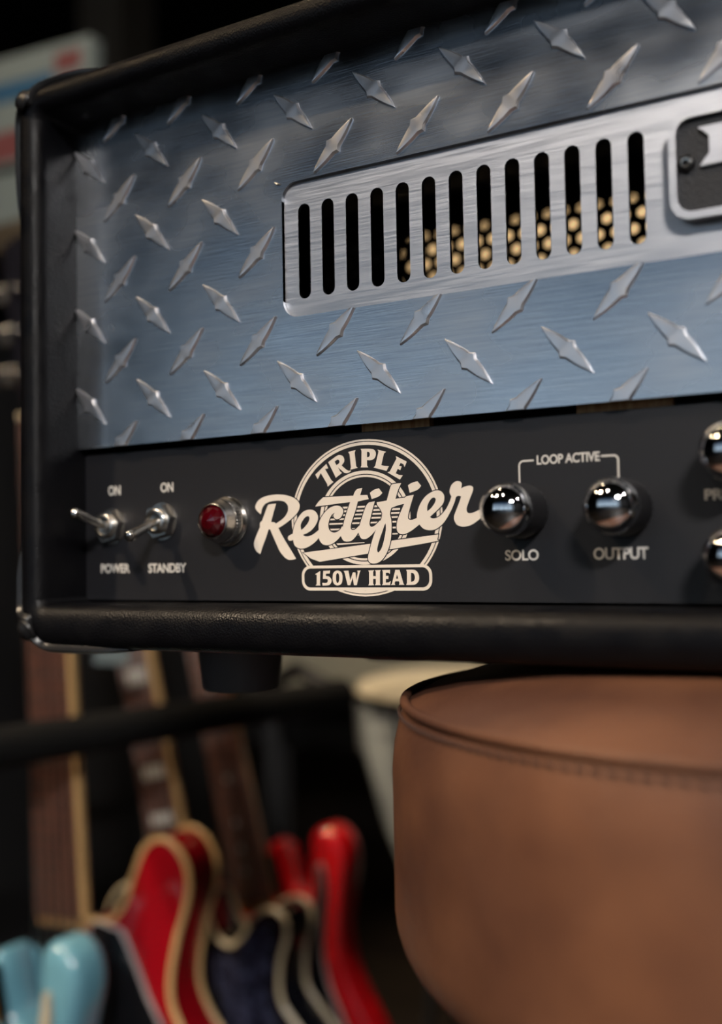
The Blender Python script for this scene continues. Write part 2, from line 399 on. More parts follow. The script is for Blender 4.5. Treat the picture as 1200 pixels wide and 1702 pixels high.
def shell_path(n=10):
    """matching points on outer and inner outlines, anticlockwise from the lower left"""
    out = []
    ro, ri = 0.020, 0.003
    for ox, oz, ix, iz, a0 in ((XR - ro, ZT - ro, IR - ri, IT - ri, 0), (XL + ro, ZT - ro, IL + ri, IT - ri, 90), (XL + ro, ZBm + ro, IL + ri, IB + ri, 180), (XR - ro, ZBm + ro, IR - ri, IB + ri, 270)):
        for k in range(n + 1):
            a = math.radians(a0 + 90 * k / n); c, s = math.cos(a), math.sin(a)
            out.append((Vector((ox + ro * c, oz + ro * s)), Vector((ix + ri * c, iz + ri * s))))
    return out
PATH = shell_path()
def nose(t, e=2.25):
    """superellipse front edge; t 0..1 from the inner wall to the outer wall: (across, forward)"""
    a = math.pi * t; c, s = math.cos(a), math.sin(a)
    return math.copysign(abs(c) ** (2 / e), c), abs(s) ** (2 / e)
NY = 0.0080
rings = []
def shell_ring(fn): rings.append([fn(o_, i_) for o_, i_ in PATH])
shell_ring(lambda o_, i_: (i_.x, YB, i_.y))
shell_ring(lambda o_, i_: (i_.x, 0.05, i_.y))
for k in range(17):
    ac, fw = nose(k / 16)
    shell_ring(lambda o_, i_: ((o_.x + i_.x) / 2 + ac * (i_.x - o_.x) / 2, YC - fw * NY, (o_.y + i_.y) / 2 + ac * (i_.y - o_.y) / 2))
shell_ring(lambda o_, i_: (o_.x, 0.05, o_.y))
shell_ring(lambda o_, i_: (o_.x, YB, o_.y))
n_ = len(PATH); vs = [v for r in rings for v in r]; fs = grid_faces(len(rings), n_)
last = (len(rings) - 1) * n_
for i in range(n_): fs.append((last + i, last + (i + 1) % n_, (i + 1) % n_, i))
bm = bmesh.new(); me = mesh(vs, fs); bm.from_mesh(me)
cab = part('cabinet', bm_mesh(bm, 45), M['tolex'])
tag(cab, 'black grained vinyl covered cabinet')

# moulded corner protectors over each front corner, with a rivet
def corner_cap(q, flip=1):
    base = q * 11
    strip = []
    o0, i0 = PATH[base]; o1, i1 = PATH[base + 10]
    pd_, nd_ = PATH[base - 1], PATH[(base + 11) % n_]
    d0 = (pd_[0] - o0).normalized(); d1 = (nd_[0] - o1).normalized()
    for s, f in ((0.030, 0.15), (0.022, 0.7), (0.012, 1.0)):
        strip.append((o0 + d0 * s, i0 + d0 * s, f))
    for k in range(11): strip.append((PATH[base + k][0], PATH[base + k][1], 1.0))
    for s, f in ((0.012, 1.0), (0.024, 0.9), (0.036, 0.6), (0.046, 0.12)):
        strip.append((o1 + d1 * s, i1 + d1 * s, f))
    rows = []
    ns = len(strip)
    for q_, (o_, i_, f) in enumerate(strip):
        mid = (o_ + i_) / 2; wv = (i_ - o_) / 2
        out = (o_ - i_).normalized(); th = 0.0006 + 0.0022 * f
        row = []
        for yb in (0.034, 0.016, -0.004):
            yb2 = YC + (yb - YC) * (0.45 + 0.55 * f)
            row.append((o_.x + out.x * th, yb2, o_.y + out.y * th))
        mid_k = math.exp(-((q_ - 7.2) / 2.6) ** 2)
        tmin = 0.80 - 0.34 * mid_k + 0.10 * (1 - f)
        for k in range(9):
            t = 1 - (1 - tmin) * k / 8; ac, fw = nose(t, 2.2)
            th2 = th if k < 8 else 0.0002
            p = mid + wv * ac - out * ac * th2
            row.append((p.x, YC - fw * (NY + th2), p.y))
        rows.append(row)
    m_ = len(rows[0]); vs = [v for r in rows for v in r]
    fs = []
    for r in range(len(rows) - 1):
        for i in range(m_ - 1):
            fs.append((r * m_ + i, r * m_ + i + 1, (r + 1) * m_ + i + 1, (r + 1) * m_ + i))
    bm = bmesh.new(); me = mesh(vs, fs); bm.from_mesh(me); bmesh.ops.recalc_face_normals(bm, faces=bm.faces[:])
    bmesh.ops.subdivide_edges(bm, edges=bm.edges[:], cuts=1, use_grid_fill=True, smooth=0.4)
    g = bmesh.ops.solidify(bm, geom=bm.faces[:], thickness=0.0012)
    cc = part('corner_protector', bm_mesh(bm, 55), M['corner'])
    k = base + 5; o_, i_ = PATH[k]; mid = (o_ + i_) / 2; wv = (i_ - o_) / 2; dr = (o_ - i_).normalized()
    ac, fw = nose(0.70, 2.2); p2 = mid + wv * ac - dr * ac * 0.0026
    ax = Vector((-dr.x * ac, -fw, -dr.y * ac)).normalized(); p = Vector((p2.x, YC - fw * (NY + 0.0026), p2.y))
    rv = lathe([(0.0, 0.0026), (0.0022, 0.0024), (0.0042, 0.0014), (0.0050, 0.0), (0.0058, -0.0004), (0.0060, -0.002)], 24, cap=False)
    r = obj('rivet', rv, M['corner'], cc, p); r.rotation_euler = ax.to_track_quat('Z', 'Y').to_euler()
for q in range(4): corner_cap(q)

# rubber feet
for fx, fy in ((0.0420, 0.036), (0.614, 0.036), (0.0420, 0.195), (0.614, 0.195)):
    part('rubber_foot', lathe([(0.0, ZBm), (0.0212, ZBm), (0.0212, ZBm - 0.004), (0.0205, ZBm - 0.005), (0.0186, ZBm - 0.0215), (0.0175, ZBm - 0.0228), (0.006, ZBm - 0.0228), (0.006, ZBm - 0.018), (0.0, ZBm - 0.018)], 40, origin=(fx, fy, 0), cap=False), M['rubber'])

# diamond plate with a window for the vent plate
PT, PBt = 0.0397, -0.1197
GX0, GX1, GZ0, GZ1 = 0.0940, 0.5620, -0.0706, -0.0112
PTH = 0.0020
plate = part('diamond_plate', fill2d([[[(IL, PBt), (IR, PBt), (IR, PT), (IL, PT)], rrect(GX0, GX1, GZ0, GZ1, 0.0075)]], 0.0, PTH), M['tread'])
tag(plate, 'polished aluminium diamond tread plate')
LX, LZ = 0.0395 * 1.02, 0.0395
def tread_bm(sgn, x, z):
    bm = bmesh.new(); N_ = 15; hl, hw, ht = 0.01415, 0.00315, 0.00125
    rows = []
    for ring, (kw, kl, y) in enumerate(((1.0, 1.0, 0.0003), (0.93, 0.985, -0.0004), (0.70, 0.955, -ht), (0.0, 0.93, -ht - 0.00012))):
        row = []
        ts = [-1 + 2 * i / (N_ - 1) for i in range(N_)]
        side1 = []; side2 = []
        for t in ts:
            wd = hw * (1 - abs(t) ** 1.75) * 0.98 + 0.00012
            nub = 0.0012 * math.exp(-(t / 0.075) ** 2) if kw else 0
            side1.append((t * hl * kl, wd * kw + nub, y - (nub * 0.25 if ring == 2 else 0))); side2.append((t * hl * kl, -wd * kw - nub, y - (nub * 0.25 if ring == 2 else 0)))
        if ring == 3: row = side1
        else: row = side1 + side2[::-1][1:-1] if False else side1 + side2[::-1]
        ca, sa = math.cos(math.radians(45 * sgn)), math.sin(math.radians(45 * sgn))
        rows.append([bm.verts.new((x + p * ca - q * sa, y_, z + p * sa + q * ca)) for p, q, y_ in row])
    n = 2 * N_
    for r in range(2):
        for i in range(n):
            j = (i + 1) % n; bm.faces.new((rows[r][i], rows[r][j], rows[r + 1][j], rows[r + 1][i]))
    for i in range(N_ - 1):
        bm.faces.new((rows[2][i], rows[2][i + 1], rows[3][i + 1], rows[3][i]))
        a, b = n - 1 - i, n - 2 - i
        bm.faces.new((rows[2][b], rows[2][a], rows[3][i], rows[3][i + 1]))
    for i, k in ((0, n - 1), (N_ - 1, N_)): bm.faces.new((rows[2][i], rows[2][k], rows[3][0 if i == 0 else N_ - 1]))
    return bm
def cut(bm, co, no):
    geom = bm.verts[:] + bm.edges[:] + bm.faces[:]
    r = bmesh.ops.bisect_plane(bm, geom=geom, plane_co=co, plane_no=no, clear_outer=True)
    e = [g for g in r['geom_cut'] if isinstance(g, bmesh.types.BMEdge)]
    if e:
        try: bmesh.ops.holes_fill(bm, edges=e, sides=0)
        except Exception: pass
def bar_me(bm):
    me = bm_mesh(bm, 30); me.materials.append(M['bar']); return me
shared = {1: bar_me(tread_bm(1, 0, 0)), -1: bar_me(tread_bm(-1, 0, 0))}
EXT = 0.0118
for half in (0, 1):
    for i in range(-1, 18):
        for j in range(-2, 4):
            x = (i + 0.5 * half) * LX; z = -(j + 0.5 * half) * LZ; sg = 1 if half == 0 else -1
            if x + EXT < IL or x - EXT > IR or z + EXT < PBt or z - EXT > PT: continue
            if GX0 < x < GX1 and GZ0 < z < GZ1 and x - EXT > GX0 - 0.004 and GZ0 + 0.003 < z < GZ1 - 0.003: continue
            if GX0 - EXT < x < GX1 + EXT and GZ0 - EXT < z < GZ1 + EXT:      # touches the vent window
                bm = tread_bm(sg, x, z)
                if x - EXT < GX0 and x < GX0: cut(bm, (GX0, 0, 0), (1, 0, 0))
                elif z > (GZ0 + GZ1) / 2: cut(bm, (0, 0, GZ1), (0, 0, -1))
                else: cut(bm, (0, 0, GZ0), (0, 0, 1))
                if z - EXT < PBt: cut(bm, (0, 0, PBt), (0, 0, -1))
                if len(bm.faces): obj('tread_bar', bar_me(bm), None, plate)
                else: bm.free()
            elif z - EXT < PBt or z + EXT > PT or x - EXT < IL or x + EXT > IR:
                bm = tread_bm(sg, x, z)
                cut(bm, (0, 0, PBt), (0, 0, -1)); cut(bm, (0, 0, PT), (0, 0, 1)); cut(bm, (IL + 0.0002, 0, 0), (-1, 0, 0)); cut(bm, (IR, 0, 0), (1, 0, 0))
                if len(bm.faces): obj('tread_bar', bar_me(bm), None, plate)
                else: bm.free()
            else:
                obj('tread_bar', shared[sg], None, plate, (x, 0, z))

# vent plate behind the window, slots cut right through
SLOTS = [0.1041 + (0.2487 - 0.1041) / 12.0 * i for i in range(13)]
right = [0.656 - x for x in SLOTS]
vent = part('vent_plate', fill2d([[rrect(GX0 - 0.004, GX1 + 0.004, GZ0 - 0.004, GZ1 + 0.004, 0.006)] + [slot(x, -0.0627, -0.0210, 0.0061) for x in SLOTS + right]], 0.0022, 0.0018), M['brushed'])
tag(vent, 'brushed steel vent plate with vertical slots')

# name plaque at the middle of the vent plate
NX0, NX1, NZ0, NZ1 = 0.2618, 0.3942, -0.0588, -0.0200
pq = part('name_plaque', fill2d([[rrect(NX0 + 0.001, NX1 - 0.001, NZ0 + 0.001, NZ1 - 0.001, 0.007)]], -0.0020, 0.0042), M['plaque'])
obj('rim', fill2d([[rrect(NX0, NX1, NZ0, NZ1, 0.0078), rrect(NX0 + 0.0027, NX1 - 0.0027, NZ0 + 0.0027, NZ1 - 0.0027, 0.0055)]], -0.0042, 0.0050), M['brushed'], pq)
mm = [(0.2722, -0.0266), (0.2870, -0.0266), (0.2905, -0.0330), (0.2940, -0.0266), (0.3088, -0.0266), (0.3053, -0.0300), (0.3053, -0.0362), (0.3088, -0.0404), (0.2990, -0.0404), (0.3000, -0.0362), (0.3000, -0.0330), (0.2905, -0.0404), (0.2812, -0.0330), (0.2812, -0.0362), (0.2822, -0.0404), (0.2724, -0.0404), (0.2758, -0.0362), (0.2758, -0.0300)]
obj('letter', fill2d([[mm]], -0.0036, 0.0018), M['brushed'], pq)
for sx in (0.2676, 0.3884):
    s_ = obj('screw', lathe([(0.0032, -0.0022), (0.0031, -0.0030), (0.0022, -0.0040), (0.0014, -0.0042), (0.0011, -0.0042), (0.0010, -0.0030), (0.0, -0.0030)], 24, 'Y', (sx, 0, -0.0384), cap=False), M['corner'], pq)
    obj('socket', lathe([(0.0011, -0.00425), (0.0016, -0.0043), (0.0016, -0.0040)], 20, 'Y', (sx, 0, -0.0384), cap=False), M['nickel'], s_)

# inside: chassis, rear grille, tubes, battens
part('chassis', box(IL + 0.001, IR - 0.001, 0.012, 0.16, -0.190, -0.128), M['dark'])
part('floor_lining', box(IL, IR, YP, YB - 0.002, IB, IB + 0.001), M['dark'])
PFH, PFZ0, PFZ1, PFX0, PFX1 = 0.0100, -0.045, 0.037, -0.02, 0.40
holes = []
cnt = 0
for r in range(int((PFZ1 - PFZ0) / (PFH * 0.866)) - 1):
    for c in range(int((PFX1 - PFX0) / PFH) - 1):
        cx = PFX0 + PFH * (c + 0.8 + 0.5 * (r % 2)); cz = PFZ0 + PFH * 0.866 * (r + 0.9)
        holes.append([(cx + 0.0032 * math.cos(math.radians(60 * a + 30)), cz + 0.0032 * math.sin(math.radians(60 * a + 30))) for a in range(6)])
rg = part('rear_grille', fill2d([[[(PFX0, PFZ0), (PFX1, PFZ0), (PFX1, PFZ1), (PFX0, PFZ1)]] + holes], 0.205, 0.0008), M['mesh'])
part('rear_board', fill2d([[[(IL, IB), (IR, IB), (IR, IT), (IL, IT)], [(PFX0 + 0.002, PFZ0 + 0.002), (PFX1 - 0.002, PFZ0 + 0.002), (PFX1 - 0.002, PFZ1 - 0.002), (PFX0 + 0.002, PFZ1 - 0.002)]]], 0.206, 0.010), M['dark'])
for i, tx in enumerate((0.060, 0.098, 0.30, 0.34, 0.44, 0.50)):
    t_ = part('vacuum_tube', lathe([(0.0, -0.034), (0.006, -0.034), (0.012, -0.039), (0.0145, -0.047), (0.0145, -0.105), (0.012, -0.112)], 24, origin=(tx, 0.075, 0), cap=False), M['glass'])
    obj('tube_base', lathe([(0.0, -0.128), (0.0155, -0.128), (0.0155, -0.109), (0.013, -0.107), (0.0, -0.107)], 24, origin=(tx, 0.075, 0), cap=False), M['corner'], t_)
    obj('anode', box(tx - 0.008, tx + 0.008, 0.070, 0.080, -0.104, -0.055, 0.002), M['dark'], t_)
for a, b in ((0.128, 0.160), (0.222, 0.258)):
    part('wood_batten', box(a, b, 0.0075, 0.0115, -0.1262, -0.1185), M['ply'])

# control panel and its print
cp = part('control_panel', fill2d([[rrect(IL, IR, IB, -0.1224, 0.0008, 2)]], YP, 0.002), M['panel'])
tag(cp, 'black satin control panel with cream lettering')
LV = [YP - 0.00003 * (k + 1) for k in range(6)]
def pr(name, me, m=None): return obj(name, me, m or M['print'], cp)
CX, CZ = 0.12985, -0.15845
def ell(rx, rz, n=72): return [(CX + rx * math.cos(2 * math.pi * i / n), CZ + rz * math.sin(2 * math.pi * i / n)) for i in range(n)]
LOGO_SCRIPT = [
 [[(7706,-15522,1),(7507,-15359,0),(7416,-15221,0),(7441,-15088,0),(7569,-14914,0),(7817,-14777,0),(8197,-14696,0),(8627,-14680,0),(9051,-14725,0),(9418,-14838,0),(9651,-14979,0),(9763,-15137,0),(9776,-15269,0),(9710,-15441,0),(9534,-15631,0),(9242,-15840,0),(8921,-16028,0),(8643,-16152,1),(8808,-16443,0),(9014,-16755,0),(9271,-17111,0),(9551,-17518,1),(9367,-17559,0),(9157,-17556,0),(8974,-17465,0),(8818,-17323,0),(8688,-17166,0),(8534,-16877,0),(8353,-16519,0),(8197,-16205,1),(8117,-16203,1),(7975,-16554,0),(7807,-16906,0),(7654,-17281,1),(7476,-17189,0),(7353,-17008,0),(7317,-16851,0),(7348,-16673,0),(7489,-16386,0),(7658,-16078,1),(7649,-15967,0),(7678,-15878,0),(7772,-15814,1),(7913,-15507,0),(8070,-15180,0),(8163,-15103,0),(8539,-15074,1),(8399,-15458,0),(8257,-15874,1),(8444,-15903,0),(8507,-15958,1),(8766,-15825,0),(8981,-15678,0),(9116,-15507,0),(9172,-15333,0),(9138,-15156,0),(8993,-15018,0),(8782,-14960,0),(8515,-14949,0),(8246,-14973,0),(8002,-15043,0),(7865,-15149,0),(7781,-15280,0),(7740,-15434,0)]],
 [[(9138,-16583,0),(9203,-16505,0),(9399,-16423,1),(9429,-16240,0),(9528,-15981,0),(9716,-15703,0),(9953,-15493,0),(10188,-15415,0),(10419,-15424,0),(10596,-15517,0),(10696,-15672,0),(10702,-15845,0),(10586,-16079,0),(10377,-16289,0),(10143,-16421,0),(9935,-16481,1),(9985,-16538,0),(10140,-16564,0),(10372,-16514,0),(10579,-16402,0),(10734,-16299,1),(10781,-16537,1),(10728,-16643,1),(10572,-16791,0),(10312,-16958,0),(10053,-17061,0),(9794,-17086,0),(9587,-17021,0),(9458,-16896,0),(9410,-16699,1),(9304,-16727,0),(9199,-16716,0),(9137,-16649,0)], [(9835,-16273,1),(9813,-16077,0),(9894,-15905,0),(10026,-15757,0),(10157,-15688,0),(10244,-15708,0),(10268,-15809,0),(10203,-15958,0),(10071,-16106,0),(9940,-16220,0)]],
 [[(10734,-16299,0),(10739,-16062,0),(10846,-15806,0),(11054,-15555,0),(11310,-15371,0),(11562,-15296,0),(11762,-15304,0),(11909,-15382,0),(11981,-15504,0),(11953,-15652,0),(11851,-15798,0),(11725,-15866,0),(11601,-15862,0),(11512,-15786,0),(11484,-15691,0),(11556,-15591,1),(11404,-15675,0),(11285,-15864,0),(11225,-16077,0),(11242,-16249,0),(11340,-16380,0),(11489,-16435,0),(11640,-16410,0),(11791,-16329,0),(11918,-16162,1),(11988,-16398,1),(11835,-16585,1),(11683,-16731,0),(11430,-16896,0),(11177,-16963,0),(10950,-16928,0),(10801,-16796,0),(10728,-16643,1)]],
 [[(10575,-15287,1),(10758,-15078,0),(10990,-14907,1),(11820,-14900,0),(12487,-14900,1),(12564,-14742,0),(12688,-14634,0),(12933,-14595,1),(12881,-14736,0),(12819,-14894,1),(13168,-14905,1),(13227,-15080,1),(12946,-15119,0),(12702,-15159,1),(12597,-15485,0),(12442,-15860,0),(12338,-16153,0),(12345,-16302,0),(12432,-16347,0),(12580,-16309,0),(12754,-16166,1),(12821,-16421,1),(12699,-16460,1),(12573,-16625,0),(12374,-16789,0),(12152,-16835,0),(11955,-16780,0),(11835,-16585,1),(11915,-16311,0),(12022,-15931,0),(12179,-15511,0),(12324,-15169,1),(11814,-15199,0),(11211,-15247,0)]],
 [[(13224,-15223,1),(13523,-15176,1),(13421,-15474,0),(13303,-15847,0),(13244,-16097,0),(13290,-16224,0),(13395,-16236,0),(13550,-16157,0),(13745,-15987,1),(13788,-16197,1),(13545,-16378,1),(13350,-16569,0),(13154,-16703,0),(12984,-16749,0),(12816,-16694,0),(12699,-16460,1),(12768,-16166,0),(12923,-15750,0),(13086,-15377,0)]],
 [[(13291,-14818,1),(13486,-14701,0),(13726,-14650,1),(13888,-14845,1),(13719,-14984,0),(13372,-15086,1)]],
 [[(13608,-15230,1),(13833,-15206,0),(14085,-15175,1),(14171,-14921,0),(14287,-14593,0),(14392,-14507,0),(14776,-14485,1),(14621,-14775,0),(14496,-15122,1),(14940,-15087,1),(14897,-15345,1),(14607,-15396,0),(14300,-15487,1),(14250,-15610,0),(14223,-15754,1),(14275,-15963,0),(14293,-16213,0),(14272,-16543,0),(14233,-16832,0),(14146,-17121,0),(13998,-17408,0),(13804,-17634,0),(13587,-17756,0),(13348,-17773,0),(13191,-17696,0),(13146,-17520,0),(13215,-17249,0),(13343,-16854,0),(13495,-16481,0),(13555,-16370,0),(13719,-16070,0),(13818,-15906,0),(13860,-15691,1),(13755,-15495,0),(13639,-15357,0)], [(14008,-16121,1),(14022,-16329,0),(13968,-16619,0),(13891,-16908,0),(13791,-17155,0),(13669,-17299,0),(13611,-17298,0),(13590,-17193,0),(13627,-17027,0),(13728,-16737,0),(13853,-16449,0),(13954,-16202,0)]],
 [[(14940,-15087,1),(15033,-15034,0),(15348,-14994,1),(15235,-15297,0),(15112,-15662,0),(15060,-15907,0),(15104,-15991,0),(15219,-16015,0),(15334,-15990,0),(15464,-15941,1),(15537,-16128,1),(15581,-16211,1),(15465,-16289,0),(15186,-16465,0),(14906,-16581,0),(14697,-16575,0),(14559,-16469,0),(14526,-16282,0),(14570,-16014,0),(14717,-15689,0),(14897,-15345,1)]],
 [[(15090,-14592,1),(15276,-14498,0),(15530,-14449,1),(15695,-14642,1),(15522,-14797,0),(15161,-14904,1)]],
 [[(15463,-15962,0),(15492,-15717,0),(15623,-15395,0),(15857,-15099,0),(16133,-14928,0),(16382,-14858,0),(16582,-14908,0),(16704,-15055,0),(16717,-15237,0),(16637,-15436,0),(16431,-15630,0),(16225,-15793,0),(16056,-15921,1),(16176,-15986,0),(16378,-15960,0),(16560,-15857,0),(16788,-15624,0),(16950,-15348,0),(17034,-15130,1),(16967,-15006,0),(16966,-14865,0),(17054,-14668,0),(17234,-14545,0),(17387,-14545,0),(17487,-14610,0),(17493,-14710,0),(17468,-14829,1),(17644,-14766,0),(17840,-14739,0),(17969,-14793,0),(17979,-14933,0),(17896,-15128,0),(17758,-15441,0),(17688,-15638,0),(17706,-15778,0),(17792,-15833,0),(17965,-15816,0),(18269,-15700,1),(18370,-15941,1),(18217,-16094,0),(17911,-16283,0),(17649,-16354,0),(17431,-16348,0),(17236,-16262,0),(17131,-16058,0),(17144,-15898,0),(17228,-15700,0),(17390,-15346,0),(17460,-15149,1),(17330,-15123,0),(17241,-15159,1),(17147,-15416,0),(17008,-15692,0),(16778,-16046,0),(16550,-16281,0),(16278,-16435,0),(16007,-16460,0),(15782,-16400,0),(15648,-16294,0),(15581,-16211,1),(15470,-16085,1)], [(15943,-15685,1),(15952,-15490,0),(16034,-15310,0),(16150,-15181,0),(16263,-15145,0),(16329,-15201,0),(16313,-15322,0),(16187,-15499,0),(16049,-15624,0)]],
]
LOGO_SWASH = [
 [[(9920,-17263,1),(13269,-16948,1),(13164,-17353,1),(10758,-17669,1),(10302,-17520,1)]],
 [[(14270,-16842,1),(16416,-16641,1),(16358,-16841,0),(16244,-16920,0),(14168,-17204,1)]],
 [[(11605,-16900,1),(12981,-16879,1),(12981,-16908,1),(11678,-16969,1)]],
]
LOGO_TRIPLE = [
 [[(10597,-13908,1),(11167,-13479,1),(11262,-13675,1),(11097,-13694,1),(11396,-14175,1),(11512,-14276,1),(11214,-14457,1),(11196,-14349,1),(10876,-13856,1),(10828,-13937,1),(10719,-14112,1)]],
 [[(11261,-13412,1),(11710,-13160,0),(11937,-13164,0),(12045,-13265,0),(12061,-13433,0),(11928,-13591,1),(12214,-13813,0),(12393,-13823,1),(12341,-13892,0),(12179,-13928,0),(12051,-13904,1),(11752,-13665,1),(11858,-13849,1),(11941,-13909,1),(11626,-14103,1),(11576,-13989,1),(11343,-13557,1)], [(11588,-13404,1),(11739,-13329,0),(11822,-13390,0),(11801,-13489,0),(11670,-13559,1)]],
 [[(12262,-13040,1),(12628,-12976,1),(12581,-13094,1),(12645,-13672,1),(12727,-13737,1),(12343,-13798,1),(12389,-13701,1),(12331,-13133,1)]],
 [[(12870,-12942,1),(13374,-12976,0),(13559,-13059,0),(13606,-13226,0),(13521,-13395,0),(13332,-13455,0),(13175,-13434,1),(13171,-13664,1),(13232,-13750,1),(12854,-13728,1),(12900,-13648,1),(12919,-13028,1)], [(13183,-13089,1),(13277,-13106,0),(13318,-13208,0),(13272,-13303,0),(13178,-13319,1)]],
 [[(13685,-13029,1),(14091,-13148,1),(13991,-13213,1),(13856,-13688,1),(14010,-13730,0),(14213,-13753,1),(14098,-13941,1),(13482,-13770,1),(13564,-13704,1),(13732,-13114,1)]],
 [[(14540,-13351,1),(15049,-13614,1),(14942,-13838,1),(14896,-13712,1),(14764,-13650,1),(14683,-13769,1),(14810,-13798,1),(14739,-13956,1),(14625,-13885,1),(14524,-14068,1),(14674,-14141,1),(14856,-14167,1),(14713,-14337,1),(14140,-14009,1),(14251,-13972,1),(14574,-13461,1)]],
]
LOGO_HEAD = [
 [[(10506,-18206,1),(10774,-18057,1),(10750,-18627,1),(10782,-18683,1),(10530,-18682,1),(10584,-18626,1),(10592,-18224,1)]],
 [[(10926,-18059,1),(11273,-18045,1),(11251,-18173,1),(11055,-18182,1),(11053,-18282,1),(11216,-18306,0),(11331,-18434,0),(11308,-18573,0),(11176,-18672,0),(10880,-18683,1),(10869,-18571,1),(11080,-18572,0),(11147,-18489,0),(11115,-18416,0),(10899,-18404,1)]],
 [[(11644,-18048,0),(11804,-18105,0),(11879,-18244,0),(11874,-18464,0),(11807,-18618,0),(11631,-18684,0),(11470,-18628,0),(11395,-18473,0),(11400,-18240,0),(11481,-18102,0)], [(11642,-18159,0),(11711,-18242,0),(11713,-18463,0),(11633,-18585,0),(11564,-18474,0),(11569,-18241,0)]],
 [[(11934,-18068,1),(12178,-18059,1),(12259,-18466,1),(12393,-18137,1),(12520,-18138,1),(12552,-18456,1),(12634,-18139,1),(12604,-18062,1),(12775,-18059,1),(12729,-18140,1),(12573,-18675,1),(12433,-18675,1),(12389,-18357,1),(12255,-18674,1),(12127,-18674,1),(11984,-18134,1)]],
 [[(13140,-18062,1),(13421,-18054,1),(13376,-18118,1),(13372,-18297,1),(13496,-18298,1),(13500,-18119,1),(13464,-18054,1),(13737,-18051,1),(13698,-18121,1),(13688,-18607,1),(13723,-18677,1),(13451,-18677,1),(13490,-18606,1),(13494,-18417,1),(13369,-18416,1),(13365,-18606,1),(13407,-18677,1),(13126,-18687,1),(13166,-18606,1),(13176,-18133,1)]],
 [[(13799,-18052,1),(14180,-18044,1),(14164,-18216,1),(14097,-18162,1),(13975,-18161,1),(13972,-18290,1),(14095,-18291,1),(14092,-18420,1),(13969,-18419,1),(13966,-18570,1),(14107,-18560,1),(14200,-18501,1),(14166,-18673,1),(13785,-18677,1),(13824,-18607,1),(13834,-18122,1)]],
 [[(14423,-18047,1),(14618,-18048,1),(14786,-18610,1),(14833,-18664,1),(14573,-18668,1),(14606,-18583,1),(14577,-18519,1),(14413,-18518,1),(14375,-18593,1),(14410,-18668,1),(14190,-18673,1),(14253,-18609,1)], [(14498,-18235,1),(14549,-18412,1),(14446,-18411,1)]],
 [[(14919,-18051,1),(15278,-18054,0),(15443,-18151,0),(15510,-18332,0),(15476,-18522,0),(15324,-18649,0),(15145,-18670,0),(14905,-18669,1),(14949,-18595,1),(14960,-18115,1)], [(15144,-18170,1),(15263,-18203,0),(15319,-18347,0),(15268,-18505,0),(15136,-18542,1)]],
]
K = 0.0330 / 0.03642
R1, R2, R3, R4 = 0.03642, 0.03555, 0.03515, 0.03375
rA, rB, rC, rD = 0.02185, 0.02030, 0.01985, 0.01885
def ring(a, b): return [ell(a, a * K), ell(b, b * K)]
pr('logo_ring', fill2d([ring(R1, R2), ring(R3, R4)], LV[0]))
pr('logo_ring', fill2d([ring(rA, rB), ring(rC, rD)], LV[0]))
st_loops = []
for zc, th in ((-0.15390, 0.0008), (-0.15545, 0.0008), (-0.15705, 0.0007), (-0.15870, 0.0007), (-0.16065, 0.0007), (-0.16305, 0.0007), (-0.16560, 0.0006)):
    hx = rD * 0.92 * math.sqrt(max(0.0, 1 - ((zc - CZ) / (rD * K)) ** 2))
    st_loops.append([[(CX - hx, zc - th / 2), (CX + hx, zc - th / 2), (CX + hx, zc + th / 2), (CX - hx, zc + th / 2)]])
pr('logo_stripes', fill2d(st_loops, LV[0]))
SCR = [[spline_loop(l) for l in g] for g in LOGO_SCRIPT]
SW = [[spline_loop(l) for l in g] for g in LOGO_SWASH]
for g in SCR + SW[:2]:
    pr('logo_outline', fill2d([[grow(g[0], 0.00042)]], LV[1]), M['panel'])
for g in SW: pr('logo_swash', fill2d([g], LV[2]))
pr('logo_outline', fill2d([[grow(SCR[6][0], 0.00038)]], LV[3]), M['panel'])
for k, g in enumerate(SCR): pr('script_letter', fill2d([g], LV[4] - 0.000002 * k))
for g in LOGO_TRIPLE: pr('serif_letter', fill2d([[spline_loop(l) for l in g]], LV[0]))
BN = (0.0983, 0.1610, -0.1890, -0.1783)
pr('banner', fill2d([[rrect(*BN, 0.0042), ]], LV[1]), M['panel'])
pr('banner_outline', fill2d([[rrect(*BN, 0.0042), rrect(BN[0] + 0.0013, BN[1] - 0.0013, BN[2] + 0.0013, BN[3] - 0.0012, 0.0031)]], LV[2]))
for g in LOGO_HEAD: pr('serif_letter', fill2d([[spline_loop(l) for l in g]], LV[2]))
for s, x0, x1, z0, z1 in (('ON', -0.01368, -0.00565, -0.14292, -0.13823), ('ON', 0.0195, 0.0272, -0.14283, -0.1383), ('POWER', -0.01874, -0.0001, -0.18056, -0.17617),
                          ('STANDBY', 0.01144, 0.03446, -0.18067, -0.17625), ('LOOP ACTIVE', 0.2066, 0.23132, -0.14081, -0.13713), ('SOLO', 0.19268, 0.20647, -0.17742, -0.1732),
                          ('OUTPUT', 0.22792, 0.24836, -0.17755, -0.17302), ('PRESENCE', 0.26872, 0.2940, -0.15705, -0.15312)):
    pr('lettering', text_mesh(s, x0, x1, z0, z1, LV[1], 0.025), M['print2'])
def flat_line(pts, wd):
    L_, R_ = [], []
    P = [Vector(p) for p in pts]
    for i, p in enumerate(P):
        t = (P[min(i + 1, len(P) - 1)] - P[max(i - 1, 0)]).normalized(); nn = Vector((-t.y, t.x)) * wd / 2
        L_.append(tuple(p + nn)); R_.append(tuple(p - nn))
    return L_ + R_[::-1]
